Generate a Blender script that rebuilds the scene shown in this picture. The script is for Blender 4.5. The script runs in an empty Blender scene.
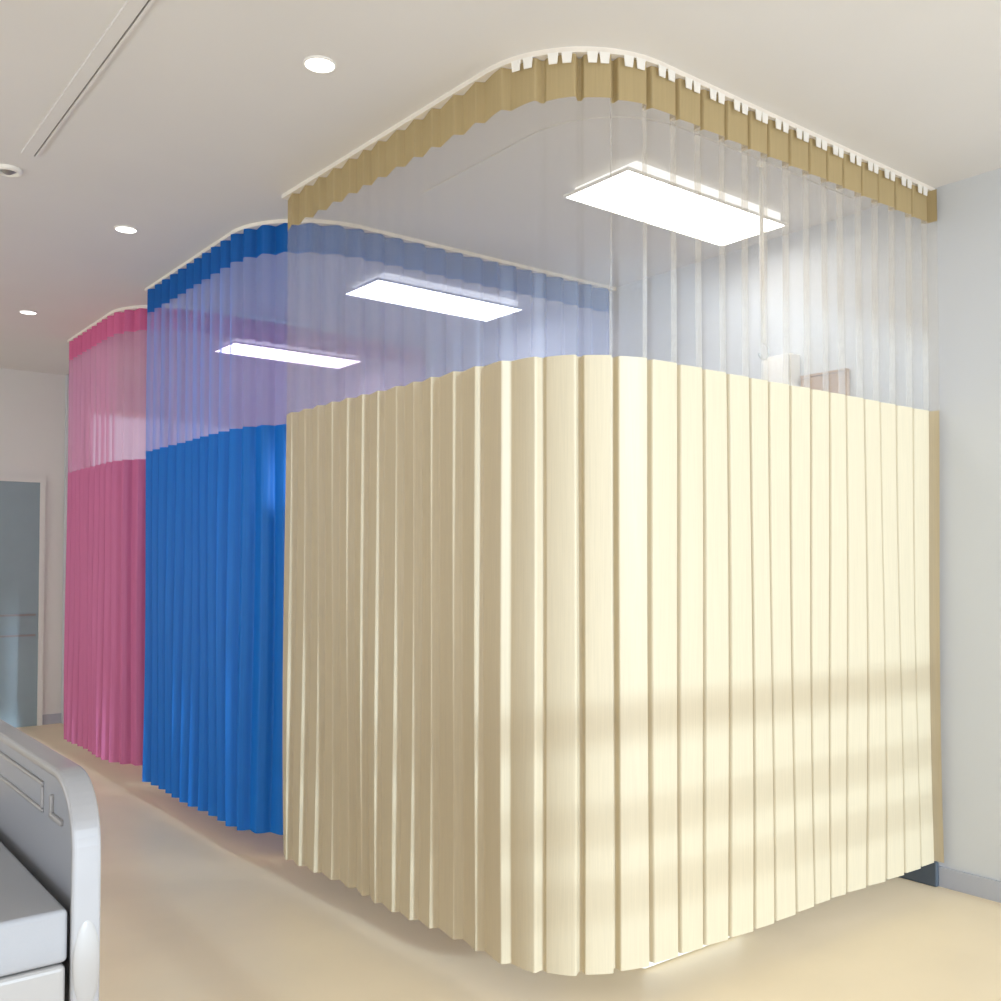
import bpy, bmesh, math, random
from mathutils import Vector, Matrix
random.seed(7)
C = bpy.context.scene.collection
PI = math.pi

# ------------------------------------------------------------------ materials
def lin(c):
    out = []
    for v in c:
        v /= 255.0
        out.append(v/12.92 if v <= .04045 else ((v+.055)/1.055)**2.4)
    return (*out, 1.0)

def new_mat(name):
    m = bpy.data.materials.new(name); m.use_nodes = True
    nt = m.node_tree; nt.nodes.clear()
    out = nt.nodes.new('ShaderNodeOutputMaterial')
    return m, nt, out

def principled(name, rgb, rough=.5, metal=0., noise=0., scale=8., bump=0., bscale=200., spec=.5, coat=0.):
    m, nt, out = new_mat(name)
    p = nt.nodes.new('ShaderNodeBsdfPrincipled')
    col = lin(rgb)
    p.inputs['Base Color'].default_value = col
    p.inputs['Roughness'].default_value = rough
    p.inputs['Metallic'].default_value = metal
    p.inputs['Specular IOR Level'].default_value = spec
    p.inputs['Coat Weight'].default_value = coat
    tc = nt.nodes.new('ShaderNodeTexCoord')
    if noise > 0:
        n = nt.nodes.new('ShaderNodeTexNoise'); n.inputs['Scale'].default_value = scale
        n.inputs['Detail'].default_value = 5
        nt.links.new(tc.outputs['Object'], n.inputs['Vector'])
        r = nt.nodes.new('ShaderNodeValToRGB')
        r.color_ramp.elements[0].position = .3; r.color_ramp.elements[1].position = .7
        r.color_ramp.elements[0].color = tuple(c*(1-noise) for c in col[:3]) + (1,)
        r.color_ramp.elements[1].color = tuple(min(1, c*(1+noise)) for c in col[:3]) + (1,)
        nt.links.new(n.outputs['Fac'], r.inputs['Fac'])
        nt.links.new(r.outputs['Color'], p.inputs['Base Color'])
    if bump > 0:
        n2 = nt.nodes.new('ShaderNodeTexNoise'); n2.inputs['Scale'].default_value = bscale
        nt.links.new(tc.outputs['Object'], n2.inputs['Vector'])
        b = nt.nodes.new('ShaderNodeBump'); b.inputs['Strength'].default_value = bump
        b.inputs['Distance'].default_value = .002
        nt.links.new(n2.outputs['Fac'], b.inputs['Height'])
        nt.links.new(b.outputs['Normal'], p.inputs['Normal'])
    nt.links.new(p.outputs[0], out.inputs[0])
    return m

def emitter(name, rgb, strength):
    m, nt, out = new_mat(name)
    e = nt.nodes.new('ShaderNodeEmission')
    e.inputs['Color'].default_value = lin(rgb); e.inputs['Strength'].default_value = strength
    nt.links.new(e.outputs[0], out.inputs[0])
    return m

def fabric(name, rgb, transl=.25):
    """dense woven polyester: fine thread texture, a little light comes through"""
    m, nt, out = new_mat(name)
    col = lin(rgb)
    tc = nt.nodes.new('ShaderNodeTexCoord')
    w = nt.nodes.new('ShaderNodeTexNoise'); w.inputs['Scale'].default_value = 1.0; w.inputs['Detail'].default_value = 4
    mp = nt.nodes.new('ShaderNodeMapping'); mp.inputs['Scale'].default_value = (260, 260, 6)
    nt.links.new(tc.outputs['Object'], mp.inputs['Vector']); nt.links.new(mp.outputs[0], w.inputs['Vector'])
    r = nt.nodes.new('ShaderNodeValToRGB')
    r.color_ramp.elements[0].position = .25; r.color_ramp.elements[1].position = .75
    r.color_ramp.elements[0].color = tuple(c*.95 for c in col[:3]) + (1,)
    r.color_ramp.elements[1].color = tuple(min(1, c*1.04) for c in col[:3]) + (1,)
    nt.links.new(w.outputs['Fac'], r.inputs['Fac'])
    d = nt.nodes.new('ShaderNodeBsdfDiffuse'); t = nt.nodes.new('ShaderNodeBsdfTranslucent')
    g = nt.nodes.new('ShaderNodeBsdfGlossy'); g.inputs['Roughness'].default_value = .45
    nt.links.new(r.outputs[0], d.inputs['Color']); nt.links.new(r.outputs[0], t.inputs['Color'])
    mx = nt.nodes.new('ShaderNodeMixShader'); mx.inputs['Fac'].default_value = transl
    nt.links.new(d.outputs[0], mx.inputs[1]); nt.links.new(t.outputs[0], mx.inputs[2])
    m2 = nt.nodes.new('ShaderNodeMixShader'); m2.inputs['Fac'].default_value = .025
    nt.links.new(mx.outputs[0], m2.inputs[1]); nt.links.new(g.outputs[0], m2.inputs[2])
    nt.links.new(m2.outputs[0], out.inputs[0])
    return m

def net(name, yarn, see, alpha):
    """open netting: part yarn, part see-through"""
    m, nt, out = new_mat(name)
    d = nt.nodes.new('ShaderNodeBsdfDiffuse'); d.inputs['Color'].default_value = lin(yarn)
    t = nt.nodes.new('ShaderNodeBsdfTranslucent'); t.inputs['Color'].default_value = lin(yarn)
    mx = nt.nodes.new('ShaderNodeMixShader'); mx.inputs['Fac'].default_value = .5
    nt.links.new(d.outputs[0], mx.inputs[1]); nt.links.new(t.outputs[0], mx.inputs[2])
    tr = nt.nodes.new('ShaderNodeBsdfTransparent'); tr.inputs['Color'].default_value = lin(see)
    m2 = nt.nodes.new('ShaderNodeMixShader'); m2.inputs['Fac'].default_value = alpha
    nt.links.new(tr.outputs[0], m2.inputs[1]); nt.links.new(mx.outputs[0], m2.inputs[2])
    nt.links.new(m2.outputs[0], out.inputs[0])
    return m

def glass_mat(name):
    m, nt, out = new_mat(name)
    tr = nt.nodes.new('ShaderNodeBsdfTransparent'); tr.inputs['Color'].default_value = (.93, .95, .95, 1)
    g = nt.nodes.new('ShaderNodeBsdfGlossy'); g.inputs['Roughness'].default_value = .02
    mx = nt.nodes.new('ShaderNodeMixShader'); mx.inputs['Fac'].default_value = .06
    nt.links.new(tr.outputs[0], mx.inputs[1]); nt.links.new(g.outputs[0], mx.inputs[2])
    nt.links.new(mx.outputs[0], out.inputs[0])
    return m

def frosted(name):
    m, nt, out = new_mat(name)
    t = nt.nodes.new('ShaderNodeBsdfTranslucent'); t.inputs['Color'].default_value = (.6, .62, .64, 1)
    g = nt.nodes.new('ShaderNodeBsdfTransparent'); g.inputs['Color'].default_value = (.2, .2, .2, 1)
    mx = nt.nodes.new('ShaderNodeMixShader'); mx.inputs['Fac'].default_value = .3
    nt.links.new(t.outputs[0], mx.inputs[1]); nt.links.new(g.outputs[0], mx.inputs[2])
    nt.links.new(mx.outputs[0], out.inputs[0])
    return m

M = dict(
    ceiling=principled('ceiling_paint', (220, 218, 216), .9, noise=.015, scale=2, bump=.1, bscale=150),
    wall=principled('wall_paint', (203, 207, 211), .8, noise=.012, scale=2, bump=.1, bscale=180),
    wall_end=principled('end_wall_paint', (222, 222, 218), .8, noise=.012, scale=2),
    floor=principled('vinyl_floor', (232, 213, 180), .38, noise=.03, scale=3.0, bump=.05, bscale=90, spec=.35),
    base=principled('blue_grey_vinyl', (176, 180, 190), .5),
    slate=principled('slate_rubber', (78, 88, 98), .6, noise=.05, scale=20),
    door=principled('grey_blue_door', (142, 160, 167), .5, noise=.03, scale=5),
    steel=principled('brushed_steel', (190, 195, 196), .35, metal=.8),
    white=principled('white_plastic', (240, 238, 232), .4),
    track=principled('white_track', (236, 230, 220), .45),
    grey=principled('grey_metal', (150, 148, 145), .4, metal=.5),
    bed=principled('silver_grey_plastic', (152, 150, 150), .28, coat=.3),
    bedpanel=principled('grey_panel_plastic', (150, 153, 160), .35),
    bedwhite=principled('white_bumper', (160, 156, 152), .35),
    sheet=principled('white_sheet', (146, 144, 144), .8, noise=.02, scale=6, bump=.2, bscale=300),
    wood=principled('light_wood', (176, 146, 118), .5, noise=.08, scale=14),
    glass=glass_mat('window_glass'),
    frosted=frosted('frosted_glass'),
    panel_light=emitter('panel_light', (255, 253, 250), 11.5),
    panel_edge=emitter('panel_edge_glow', (255, 253, 250), 1.5),
    spot_light=emitter('downlight_lens', (255, 252, 246), 5.0),
    rim=principled('downlight_rim', (240, 238, 234), .4),
    c_beige=fabric('cream_fabric', (206, 192, 163), .22),
    v_beige=fabric('tan_fabric', (189, 170, 128), .2),
    n_beige=net('cream_net', (236, 235, 232), (252, 250, 246), .25),
    c_blue=fabric('blue_fabric', (26, 118, 208), .25),
    v_blue=fabric('deep_blue_fabric', (22, 100, 180), .2),
    n_blue=net('blue_net', (180, 205, 255), (222, 230, 254), .40),
    c_pink=fabric('pink_fabric', (206, 118, 162), .25),
    v_pink=fabric('rose_fabric', (216, 112, 158), .2),
    n_pink=net('pink_net', (242, 188, 222), (246, 222, 232), .46),
)

# ------------------------------------------------------------------ helpers
def link(name, bm, mat, parent=None, smooth=False):
    me = bpy.data.meshes.new(name)
    bmesh.ops.recalc_face_normals(bm, faces=bm.faces[:]) if not smooth else None
    bm.to_mesh(me); bm.free()
    o = bpy.data.objects.new(name, me); C.objects.link(o)
    if isinstance(mat, (list, tuple)):
        for q in mat: me.materials.append(q)
    elif mat: me.materials.append(mat)
    if smooth:
        for p in me.polygons: p.use_smooth = True
    if parent: o.parent = parent
    return o

def box(bm, x0, x1, y0, y1, z0, z1):
    vs = [bm.verts.new((x, y, z)) for x in (x0, x1) for y in (y0, y1) for z in (z0, z1)]
    for f in ((0,1,3,2),(4,6,7,5),(0,4,5,1),(2,3,7,6),(0,2,6,4),(1,5,7,3)):
        bm.faces.new([vs[i] for i in f])
    return vs

def boxes(*bs):
    bm = bmesh.new()
    for b in bs: box(bm, *b)
    return bm

def bevel(o, w=.004, seg=2):
    m = o.modifiers.new('edge', 'BEVEL'); m.width = w; m.segments = seg; m.limit_method = 'ANGLE'; m.angle_limit = math.radians(40)
    return o

def lathe(prof, n=32, close=True):
    """prof: list of (r, z)"""
    bm = bmesh.new(); rings = []
    for r, z in prof:
        if r < 1e-6: rings.append([bm.verts.new((0, 0, z))])
        else: rings.append([bm.verts.new((r*math.cos(2*PI*k/n), r*math.sin(2*PI*k/n), z)) for k in range(n)])
    for a, b in zip(rings[:-1], rings[1:]):
        for k in range(n):
            k2 = (k+1) % n
            if len(a) == 1 and len(b) == 1: continue
            if len(a) == 1: bm.faces.new((a[0], b[k], b[k2]))
            elif len(b) == 1: bm.faces.new((a[k], b[0], a[k2]))
            else: bm.faces.new((a[k], b[k], b[k2], a[k2]))
    return bm

def tube(pts, r, n=10):
    bm = bmesh.new(); rings = []
    for i, p in enumerate(pts):
        p = Vector(p)
        d = (Vector(pts[min(i+1, len(pts)-1)]) - Vector(pts[max(i-1, 0)])).normalized()
        a = d.orthogonal().normalized() if i == 0 else (last - d*last.dot(d)).normalized()
        last = a; b = d.cross(a)
        rings.append([bm.verts.new(p + r*(a*math.cos(2*PI*k/n) + b*math.sin(2*PI*k/n))) for k in range(n)])
    for A, B in zip(rings[:-1], rings[1:]):
        for k in range(n): bm.faces.new((A[k], A[(k+1) % n], B[(k+1) % n], B[k]))
    bm.faces.new(rings[0][::-1]); bm.faces.new(rings[-1])
    return bm

def sweep_rect(pts, w, z0, z1):
    """a rectangular rail following a path of (x, y) points"""
    bm = bmesh.new(); rings = []
    for i, p in enumerate(pts):
        d = Vector(pts[min(i+1, len(pts)-1)]) - Vector(pts[max(i-1, 0)]); d.normalize()
        n = Vector((d.y, -d.x)); p = Vector(p)
        a, b = p + n*w/2, p - n*w/2
        rings.append([bm.verts.new((a.x, a.y, z0)), bm.verts.new((a.x, a.y, z1)), bm.verts.new((b.x, b.y, z1)), bm.verts.new((b.x, b.y, z0))])
    for A, B in zip(rings[:-1], rings[1:]):
        for k in range(4): bm.faces.new((A[k], A[(k+1) % 4], B[(k+1) % 4], B[k]))
    bm.faces.new(rings[0]); bm.faces.new(rings[-1][::-1])
    return bm

def tag(o, label, cat, group=None):
    o['label'] = label; o['category'] = cat
    if group: o['group'] = group
    return o

def thing(name, label, cat, loc=(0, 0, 0), group=None):
    o = bpy.data.objects.new(name, None); C.objects.link(o); o.location = loc
    o.empty_display_size = .1
    return tag(o, label, cat, group)

def struct(name, bm, mat, parent=None):
    o = link(name, bm, mat, parent)
    if parent is None: o['kind'] = 'structure'
    return o

def dup(root, loc, label):
    r = root.copy(); C.objects.link(r); r.location = loc; r['label'] = label
    for ch in list(root.children):
        c = ch.copy(); C.objects.link(c); c.parent = r
        for g in list(ch.children):
            d = g.copy(); C.objects.link(d); d.parent = c
    return r

# ------------------------------------------------------------------ setting
H = 2.70            # ceiling height
UW = 3.6175         # wall behind the bays (x)
VE = 8.20           # end wall (y)
VR = -0.75          # glazed facade behind the viewer (y)
UL = -3.2           # opposite wall (x)

struct('floor', boxes((UL, UW+.1, VR-.1, VE+.1, -.1, 0)), M['floor'])
struct('ceiling', boxes((UL, UW+.1, VR-.1, VE+.1, H, H+.1)), M['ceiling'])
struct('wall_right', boxes((UW, UW+.1, VR-.1, VE+.1, 0, H)), M['wall'])
struct('wall_left', boxes((UL-.1, UL, VR-.1, VE+.1, 0, .30), (UL-.1, UL, VR-.1, VE+.1, 1.75, H)), M['wall'])
lw = [(UL-.06, UL-.02, VR, VE, .30, .35), (UL-.06, UL-.02, VR, VE, 1.70, 1.75)]
for k in range(8): lw.append((UL-.06, UL-.02, VR+(VE-VR-.06)*k/7, VR+(VE-VR-.06)*k/7+.06, .35, 1.70))
struct('added_fill_window', boxes(*lw), M['white'])  # unseen window strip, added to let ambient light in from the left
struct('baseboard_right', boxes((UW-.012, UW, VR, VE, 0, .075)), M['base'])
# end wall with a window opening
WU0, WU1, WZ0, WZ1 = 2.13, 3.45, 1.05, 2.465
struct('wall_end', boxes((UL, WU0, VE, VE+.1, 0, H), (WU1, UW+.1, VE, VE+.1, 0, H),
                         (WU0, WU1, VE, VE+.1, 0, WZ0), (WU0, WU1, VE, VE+.1, WZ1, H)), M['wall_end'])
bm = boxes((WU0, WU1, VE-.015, VE+.07, WZ1-.04, WZ1), (WU0, WU1, VE-.015, VE+.07, WZ0, WZ0+.05),
           (WU0, WU0+.04, VE-.015, VE+.07, WZ0+.05, WZ1-.04), (WU1-.04, WU1, VE-.015, VE+.07, WZ0+.05, WZ1-.04),
           (2.78, 2.82, VE-.01, VE+.06, WZ0+.05, WZ1-.04))
w1 = struct('window_1', bm, M['white'])
link('pane', boxes((WU0+.04, WU1-.04, VE+.03, VE+.036, WZ0+.05, WZ1-.04)), M['frosted'], w1)
struct('baseboard_end', boxes((UL, .86, VE-.012, VE, 0, .075), (1.85, UW-.012, VE-.012, VE, 0, .075)), M['base'])
# door in the end wall
DU0, DU1, DZ = .90, 1.81, 1.85
d1 = struct('door_1', boxes((DU0, DU1, VE-.02, VE, 0, DZ)), M['door'])
link('door_frame', boxes((DU1, DU1+.035, VE-.035, VE, 0, DZ+.035), (DU0-.035, DU0, VE-.035, VE, 0, DZ+.035), (DU0, DU1, VE-.035, VE, DZ, DZ+.035)), M['wall_end'], d1)
link('kick_rail', boxes((DU0+.02, DU1-.02, VE-.028, VE-.02, .835, .85), (DU0+.02, DU1-.02, VE-.028, VE-.02, .68, .695)), M['grey'], d1)
link('door_handle', boxes((DU0+.06, DU0+.09, VE-.06, VE-.02, .9, 1.05)), M['steel'], d1)
# projecting pier beside the door
struct('pillar', boxes((1.985, 2.11, VE-.06, VE, 0, H)), M['wall'])
# glazed facade the daylight comes through
bars = []
for z, h in ((.02, .04), (.86, .026), (1.07, .03), (1.35, .05), (2.68, .04)):
    bars.append((UL, UW, VR-.04, VR, z-h/2, z+h/2))
for x in (UL+.03, -1.6, -.2, 1.1, UW-.03):
    bars.append((x-.03, x+.03, VR-.045, VR+.005, 0, H))
struct('sun_blocker', boxes((UL, 1.6, VR-.1, VR-.046, 1.78, H)), M['wall'])  # unseen panel, added to keep the sun off the far door
w2 = struct('window_2', boxes(*bars), M['white'])

# ------------------------------------------------------------------ curtains
def smooth_profile(knots, n=240, sig=3.0):
    """one period of a piecewise linear fold section, softened"""
    ys = []
    for i in range(n):
        t = i/n
        for (t0, y0), (t1, y1) in zip(knots[:-1], knots[1:]):
            if t0 <= t <= t1:
                ys.append(y0 + (y1-y0)*(t-t0)/max(t1-t0, 1e-9)); break
    k = int(sig*3); w = [math.exp(-.5*(j/sig)**2) for j in range(-k, k+1)]; s = sum(w)
    return [sum(w[j+k]*ys[(i+j) % n] for j in range(-k, k+1))/s for i in range(n)]

SIDE = smooth_profile([(0, -.013), (.84, .011), (.97, -.013), (1, -.013)])
FRONT = smooth_profile([(0, -.020), (.045, -.020), (.10, .003), (.89, .010), (.92, -.020), (1, -.020)], sig=2.0)
SOFT = smooth_profile([(0, -.020), (.60, .020), (.84, .004), (1, -.020)], sig=9)

class Path:
    """left end (x0, yend) -> straight -> rounded corner -> straight -> right end (x1, y0)"""
    def __init__(s, x0, y0, x1, yend, r, skew=0.):
        s.skew = skew; x0 += skew
        s.x0, s.y0, s.x1, s.yend, s.r = x0, y0, x1, yend, r
        s.a = yend - (y0+r); s.b = s.a + r*PI/2; s.L = s.b + (x1 - (x0+r))
    def at(s, t):
        if t <= s.a: return Vector((s.x0 - 2*s.skew*(1-t/s.a), s.yend-t)), Vector((-1, 0)), 0.
        if t < s.b:
            q = (t-s.a)/s.r
            n = Vector((-math.cos(q), -math.sin(q)))
            return Vector((s.x0+s.r, s.y0+s.r)) + n*s.r, n, q/(PI/2)
        return Vector((s.x0+s.r+(t-s.b), s.y0)), Vector((0, -1)), 1.

def fold_columns(path, period, pa, pb, amp=1.0, per=48, jit=.12, seed=1, tail=False):
    rnd = random.Random(seed)
    n = max(1, round(path.L/period)); edges = [0.]
    for i in range(n): edges.append(edges[-1] + 1 + rnd.uniform(-jit, jit))
    k = path.L/edges[-1]; edges = [e*k for e in edges]
    cols = []
    for i in range(n):
        am = amp*(1 + rnd.uniform(-.06, .06))
        for j in range(per):
            f = j/per; t = edges[i] + (edges[i+1]-edges[i])*f
            p, nrm, q = path.at(t)
            q = min(1, max(0, (q-.25)/.35))
            o = (pa[int(f*240)]*(1-q) + pb[int(f*240)]*q)*am
            cols.append(p + nrm*o)
    p, nrm, q = path.at(path.L); cols.append(p - nrm*.012)
    if tail:      # the last fold turns out from the track, its side towards the room
        b = cols[-1]
        for dx, dy in ((.005, -.003), (.008, -.012), (.010, -.028), (.011, -.044), (.010, -.05)):
            cols.append(Vector((b.x+dx, b.y+dy)))
    return cols, edges

def drape(name, cols, zs, mat, parent, sway=None):
    bm = bmesh.new(); rows = []
    for z in zs:
        row = []
        for i, c in enumerate(cols):
            dx = dy = 0
            if sway:
                dx, dy = sway(i, z)
            row.append(bm.verts.new((c.x+dx, c.y+dy, z)))
        rows.append(row)
    for A, B in zip(rows[:-1], rows[1:]):
        for k in range(len(cols)-1):
            bm.faces.new((A[k], A[k+1], B[k+1], B[k]))
    return link(name, bm, mat, parent, smooth=True)

Z_TOP, Z_VAL, Z_NET, Z_HEM = 2.682, 2.558, 1.824, .10

def privacy_curtain(label, tlabel, path, period, pa, pb, mats, seed, tail=False, amp=1.0, tabs=2):
    t = thing('privacy_curtain', label, 'curtain', (0, 0, 0), 'privacy curtains around the bays')
    cols, edges = fold_columns(path, period, pa, pb, amp=amp, seed=seed, tail=tail)
    cen = path.at(path.L/2)[0]
    def rel(cs): return [c - Vector((path.x0, path.y0)) for c in cs]
    t.location = (path.x0, path.y0, 0)
    cc = rel(cols)
    sw = lambda i, z: (.003*math.sin(i*.021+seed+z*2.1)*(Z_TOP-z), .003*math.sin(i*.017+2*seed+z*1.7)*(Z_TOP-z))
    drape('fabric_panel', cc, [Z_HEM + (Z_NET-Z_HEM)*k/8 for k in range(9)], mats[0], t, sw)
    drape('net_panel', cc, [Z_NET + (Z_VAL-Z_NET)*k/4 for k in range(5)], mats[2], t, sw)
    drape('valance', cc, [Z_VAL, (Z_VAL+Z_TOP)/2, Z_TOP], mats[1], t, sw)
    # white hanging tabs between valance and track
    m = 0
    for e0, e1 in zip(edges[:-1], edges[1:]):
        for f in ((.33, .67) if tabs == 2 else (.5,)):
            q = e0 + (e1-e0)*f
            p, n, cq = path.at(q); d = Vector((-n.y, n.x)); p = p - Vector((path.x0, path.y0)) + n*(.016 if cq > .12 and tabs == 2 else -.018)
            bm = bmesh.new()
            ring = []
            for off in (0., .003):
                for wd, z in ((.0155, H-.0165), (.012, Z_TOP-.030)):
                    for sg in (-1, 1):
                        v = p + d*wd*sg + n*off
                        ring.append(bm.verts.new((v.x, v.y, z)))
            for f4 in ((0,1,3,2),(4,6,7,5),(0,4,5,1),(2,3,7,6),(0,2,6,4),(1,5,7,3)): bm.faces.new([ring[i] for i in f4])
            link('hanging_tab', bm, M['white'], t); m += 1
    # track
    pts = [path.at(path.L*k/120)[0] for k in range(121)]
    end = Vector((UW, path.y0)); pts.append(end)
    tr = link('curtain_track', sweep_rect([p - Vector((path.x0, path.y0)) for p in pts], .026, H-.016, H), M['track'])
    tr.location = (path.x0, path.y0, 0)
    tag(tr, tlabel, 'track', 'ceiling tracks of the privacy curtains')
    return t

U0 = 1.691
beige = Path(U0+.006, 1.962, 3.575, 3.617, .36, .019)
blue = Path(U0, 3.7435, 3.59, 5.33, .42)
pink = Path(U0, 5.532, 3.59, 6.895, .42)
privacy_curtain('cream beige pleated privacy curtain with tan top band, nearest of the three', 'white curved ceiling track carrying the cream beige curtain',
                beige, .110, SIDE, FRONT, (M['c_beige'], M['v_beige'], M['n_beige']), 3, tail=True)
privacy_curtain('bright blue pleated privacy curtain hanging between the cream and the pink one', 'white ceiling track carrying the blue curtain',
                blue, .105, SOFT, SOFT, (M['c_blue'], M['v_blue'], M['n_blue']), 5, tabs=1)
privacy_curtain('pink pleated privacy curtain with rose top band near the grey door', 'white ceiling track carrying the pink curtain',
                pink, .105, SOFT, SOFT, (M['c_pink'], M['v_pink'], M['n_pink']), 9, tabs=1)

# ------------------------------------------------------------------ ceiling lights
def panel_light(loc, label):
    t = thing('ceiling_panel_light', label, 'light', loc, 'rectangular ceiling light panels')
    L, W = .942, .358
    link('housing', boxes((.045, L-.045, .004, W-.02, -.034, 0)), M['panel_edge'], t)
    f = bmesh.new()
    for b in ((0, L, 0, .008, -.044, -.034), (0, L, W-.008, W, -.044, -.034), (0, .008, .008, W-.008, -.044, -.034), (L-.008, L, .008, W-.008, -.044, -.034)): box(f, *b)
    link('frame', f, M['white'], t)
    link('back_pan', boxes((.004, L-.004, .004, W-.004, -.038, -.0335)), M['white'], t)
    link('diffuser', boxes((.008, L-.008, .008, W-.008, -.043, -.038)), M['panel_light'], t)
    return t
pl = panel_light((2.478, 2.492, H), 'bright rectangular light panel on the ceiling inside the cream curtain')
dup(pl, (2.478, 4.262, H), 'bright rectangular light panel on the ceiling inside the blue curtain')
dup(pl, (2.478, 6.08, H), 'bright rectangular light panel on the ceiling inside the pink curtain')

def downlight(loc, label):
    t = thing('downlight', label, 'light', loc, 'round downlights along the aisle ceiling')
    link('trim_ring', lathe([(.048, 0), (.049, -.004), (.044, -.006), (.041, -.002)], 40), M['rim'], t, smooth=True)
    link('lens', lathe([(.0425, -.001), (.0425, -.004), (0, -.0045)], 40), M['spot_light'], t)
    return t
dl = downlight((1.309, 2.59, H), 'round white downlight in the ceiling in front of the cream curtain, largest of three')
dup(dl, (1.309, 4.421, H), 'round white downlight in the ceiling in front of the blue curtain')
dup(dl, (1.308, 6.256, H), 'small round downlight near the end wall, beyond the pink curtain')

# ------------------------------------------------------------------ ceiling fittings
t = thing('ceiling_rail', 'straight white ceiling rail with a dark slot over the aisle', 'rail', (.81, 1.4, H))
link('rail_body', boxes((-.042, -.003, 0, 2.42, -.008, 0), (.003, .012, 0, 2.42, -.007, 0)), M['ceiling'], t)
link('slot', boxes((-.003, .003, 0, 2.42, -.003, 0)), M['grey'], t)
t = thing('ceiling_sprinkler', 'small round white fitting in the ceiling beyond the end of the straight rail', 'sprinkler', (.765, 4.02, H))
link('cover_ring', lathe([(.05, 0), (.048, -.012), (.038, -.016), (.034, -.008), (.03, -.002)], 32), M['white'], t, smooth=True)
link('cap', lathe([(.03, 0), (.03, -.006), (.012, -.018), (0, -.018)], 24), M['grey'], t, smooth=True)

# oval infusion rail with hanger inside the cream bay
pts = []
x0, y0, r = 2.09, 2.21, .36
for k in range(11): pts.append(Vector((x0, 3.25 - (3.25-y0-r)*k/10)))
for k in range(1, 17):
    q = k/16*PI/2; pts.append(Vector((x0+r-r*math.cos(q), y0+r-r*math.sin(q))))
for k in range(1, 11): pts.append(Vector((x0+r+(3.45-x0-r)*k/10, y0)))
ir = link('infusion_rail', sweep_rect(pts, .010, H-.006, H), M['ceiling'])
tag(ir, 'thin curved rail on the ceiling inside the cream curtain', 'rail')
t = thing('infusion_hanger', 'slim white hanging rod on the ceiling rail inside the cream curtain', 'hanger', (2.875, y0, H-.006))
link('carrier', lathe([(0, 0), (.016, 0), (.018, -.012), (.008, -.022), (0, -.022)], 16), M['white'], t, smooth=True)
link('rod', tube([(0, 0, -.02), (0, 0, -.25), (.002, 0, -.5), (.006, 0, -.66)], .0085), M['white'], t, smooth=True)
link('hook', tube([(.006+.03*math.sin(a), 0, -.69+.03*math.cos(a)) for a in [k*PI*1.4/12 for k in range(13)]], .004), M['steel'], t, smooth=True)

# ------------------------------------------------------------------ things on the wall of the cream bay
t = thing('wall_panel', 'light wood wall panel behind the net of the cream curtain', 'panel', (UW-.025, 2.33, 1.0))
bevel(link('board', boxes((0, .025, 0, .23, 0, 1.04)), M['wood'], t))
link('edge_strip', boxes((-.004, .025, 0, .23, 1.04, 1.05)), M['wood'], t)
t = thing('wall_cabinet', 'small white cabinet on the wall beside the light wood panel', 'cabinet', (UW-.07, 2.575, 1.70))
bevel(link('body', boxes((0, .07, 0, .14, 0, .45)), M['white'], t))
dr = bevel(link('door', boxes((-.016, 0, .004, .136, .004, .446)), M['white'], t), .003)
link('knob', boxes((-.03, -.016, .03, .045, .06, .12)), M['steel'], dr)

# white low cabinet behind the curtain, its foot showing under the hem
t = thing('bedside_cabinet', 'white cabinet standing behind the cream curtain, its base showing under the hem', 'cabinet', (2.16, 2.115, 0))
bm = boxes((0, .47, 0, .40, .004, .62))
bevel(link('body', bm, M['white'], t), .012, 3)
link('plinth', boxes((.02, .45, .02, .38, 0, .004)), M['slate'], t)
link('drawer', boxes((.02, .45, -.012, 0, .40, .60)), M['bedwhite'], t)
link('worktop', boxes((-.01, .48, -.015, .41, .62, .64)), M['wood'], t)
# dark strip standing in for the shade on the baseboard under the curtain end
o = link('baseboard_shade', boxes((UW-.035, UW-.013, 1.955, 2.75, 0, .095)), M['slate'])
tag(bevel(o, .006), 'dark strip standing in for shade at the foot of the wall under the cream curtain end', 'shade strip')

# ------------------------------------------------------------------ hospital bed
BX, BY = .4075, 2.065           # inner face and middle of the end board
bed = thing('hospital_bed', 'silver grey hospital bed with rounded end board beside the aisle', 'bed', (BX, BY, 0))
TH = .0425
def outline(hw, zt, zb, r, p=2.3, n=14, drop=.03):
    pts = [(-hw, zb)]
    for k in range(n+1):
        a = PI - k/n*PI/2; c, q = math.cos(a), math.sin(a)
        pts.append((-hw+r + r*math.copysign(abs(c)**(2/p), c), zt-r + r*abs(q)**(2/p)))
    for k in range(n+1):
        a = PI/2 - k/n*PI/2; c, q = math.cos(a), math.sin(a)
        pts.append((hw-r + r*abs(c)**(2/p), zt-r + r*abs(q)**(2/p)))
    pts.append((hw, zb))
    return [(y, z - drop*(y/hw)**2*(z-zb)/(zt-zb)) for y, z in pts]
def board(pts, x0, x1):
    bm = bmesh.new()
    a = [bm.verts.new((x0, y, z)) for y, z in pts]; b = [bm.verts.new((x1, y, z)) for y, z in pts]
    fa = bm.faces.new(a); bm.faces.new(b[::-1])
    n = len(pts)
    for i in range(n): bm.faces.new((a[i], b[i], b[(i+1) % n], a[(i+1) % n]))
    return bm, fa
bm = bmesh.new()
po = outline(.46, .918, .36, .115, drop=.02); pi = outline(.444, .902, .376, .10, drop=.0195)
rings = [[bm.verts.new((x, y, z)) for y, z in pp] for x, pp in ((TH, po), (0, po), (0, pi), (.018, pi))]
n = len(po)
for A, B in zip(rings[:-1], rings[1:]):
    for k in range(n): bm.faces.new((A[k], A[(k+1) % n], B[(k+1) % n], B[k]))
bm.faces.new(rings[0][::-1]); bm.faces.new(rings[3])
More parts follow.
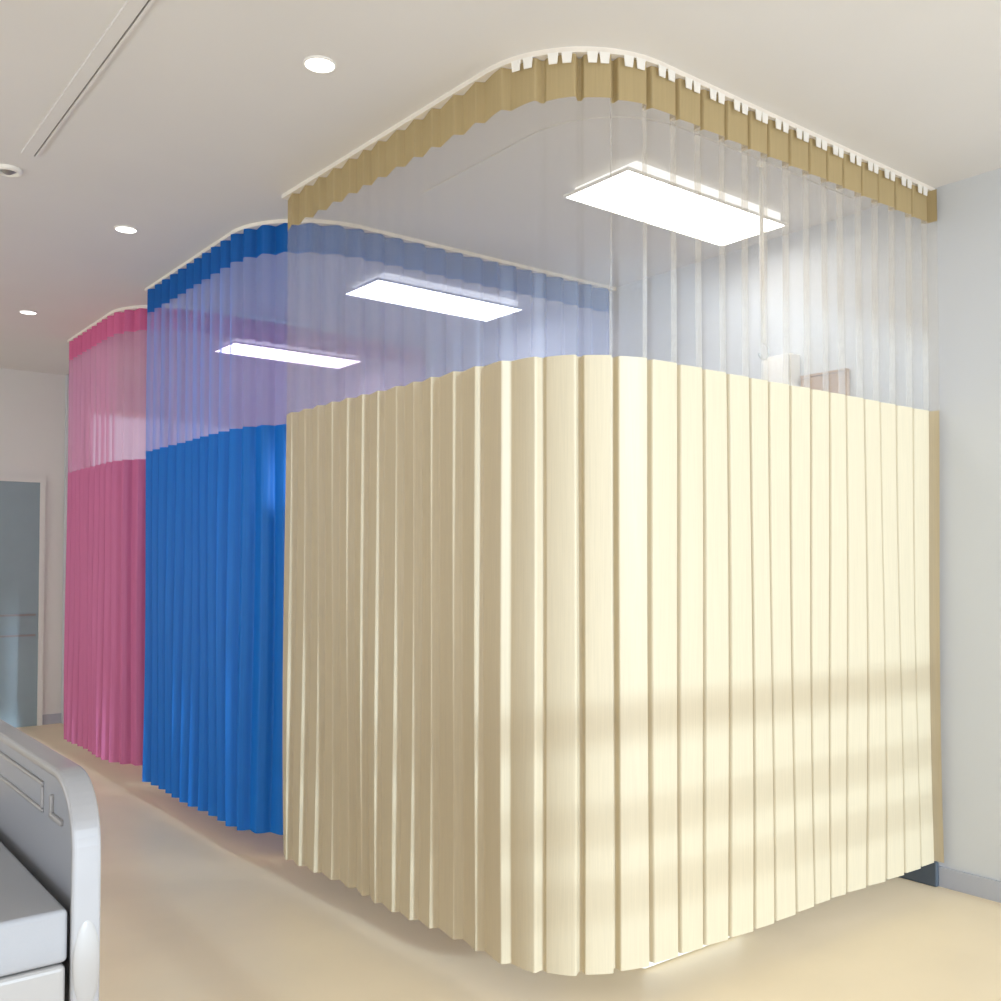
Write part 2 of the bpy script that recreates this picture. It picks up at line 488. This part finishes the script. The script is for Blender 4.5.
fb = link('end_board', bm, M['bed'], bed); bevel(fb, .006, 3)
bm, _ = board(outline(.4437, .9017, .3765, .0998, drop=.0195), .0145, .0178)
link('inner_panel', bm, M['bedpanel'], fb)
def ring_slot(y0, y1, z0, z1, w):
    bm = bmesh.new()
    for b in ((.010, .017, y0, y1, z0, z0+w), (.010, .017, y0, y1, z1-w, z1), (.010, .017, y0, y0+w, z0+w, z1-w), (.010, .017, y1-w, y1, z0+w, z1-w)): box(bm, *b)
    return bm
bevel(link('grip_slot', ring_slot(-.215, .215, .808, .862, .008), M['bed'], fb), .003)
bevel(link('latch', boxes((.008, .017, -.283, -.273, .812, .852), (.008, .017, -.345, -.273, .812, .822)), M['bed'], fb), .003)
# rounded white bumpers on the ends of the board
for sy in (-1, 1):
    bm = bmesh.new()
    bmesh.ops.create_uvsphere(bm, u_segments=32, v_segments=20, radius=1)
    bmesh.ops.scale(bm, verts=bm.verts[:], vec=(.020, .006, .068))
    bmesh.ops.translate(bm, verts=bm.verts[:], vec=(.0215, sy*.459, .625))
    link('corner_bumper', bm, M['bedwhite'], fb, smooth=True)
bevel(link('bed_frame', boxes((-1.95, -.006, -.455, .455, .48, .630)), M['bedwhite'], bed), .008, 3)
for x in (-1.8, -.12):
    for y in (-.36, .36):
        lg = link('leg', boxes((x-.03, x+.03, y-.03, y+.03, .10, .48)), M['bed'], bed)
        bm = lathe([(0, -.015), (.05, -.015), (.05, .015), (0, .015)], 24)
        bmesh.ops.rotate(bm, verts=bm.verts[:], cent=(0, 0, 0), matrix=Matrix.Rotation(PI/2, 3, 'X'))
        bmesh.ops.translate(bm, verts=bm.verts[:], vec=(x, y, .05))
        link('caster', bm, M['slate'], lg)
        link('fork', boxes((x-.012, x+.012, y-.022, y+.022, .075, .105)), M['grey'], lg)
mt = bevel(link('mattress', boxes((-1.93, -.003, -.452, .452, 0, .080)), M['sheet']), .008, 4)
mt.location = (BX, BY, .632)
tag(mt, 'white sheeted mattress lying on the silver grey hospital bed', 'mattress')

# ------------------------------------------------------------------ light and camera
def lamp(name, kind, loc, **kw):
    l = bpy.data.lights.new(name, kind)
    for k, v in kw.items(): setattr(l, k, v)
    o = bpy.data.objects.new(name, l); C.objects.link(o); o.location = loc
    return o
sun = lamp('sun', 'SUN', (0, -4, 4), energy=4.8, angle=math.radians(2.8), color=(.63, .81, 1))
sd = Vector((.015, 1, -.202)).normalized()
sun.rotation_euler = sd.to_track_quat('-Z', 'Y').to_euler()

w = bpy.data.worlds.new('sky'); bpy.context.scene.world = w; w.use_nodes = True
bg = w.node_tree.nodes['Background']
bg.inputs['Color'].default_value = (.93, .96, 1, 1); bg.inputs['Strength'].default_value = 3.4

cam = bpy.data.cameras.new('camera'); co = bpy.data.objects.new('camera', cam); C.objects.link(co)
F = 980.955; PITCH = .027
cam.sensor_width = 36; cam.lens = 36*F/1001
cam.shift_x = (500.5 - 529.239)/1001
cam.shift_y = (535.991 - 500.5)/1001
cam.clip_start = .05
co.location = (0, 0, 1.2396)
co.rotation_euler = (PI/2 + PITCH, 0, -.681)
bpy.context.scene.camera = co

s = bpy.context.scene
s.view_settings.view_transform = 'Standard'; s.view_settings.look = 'None'
s.view_settings.gamma = 1; s.view_settings.use_curve_mapping = False
s.view_settings.exposure = -.25
s.cycles.transparent_max_bounces = 48
s.cycles.max_bounces = 10; s.cycles.diffuse_bounces = 6
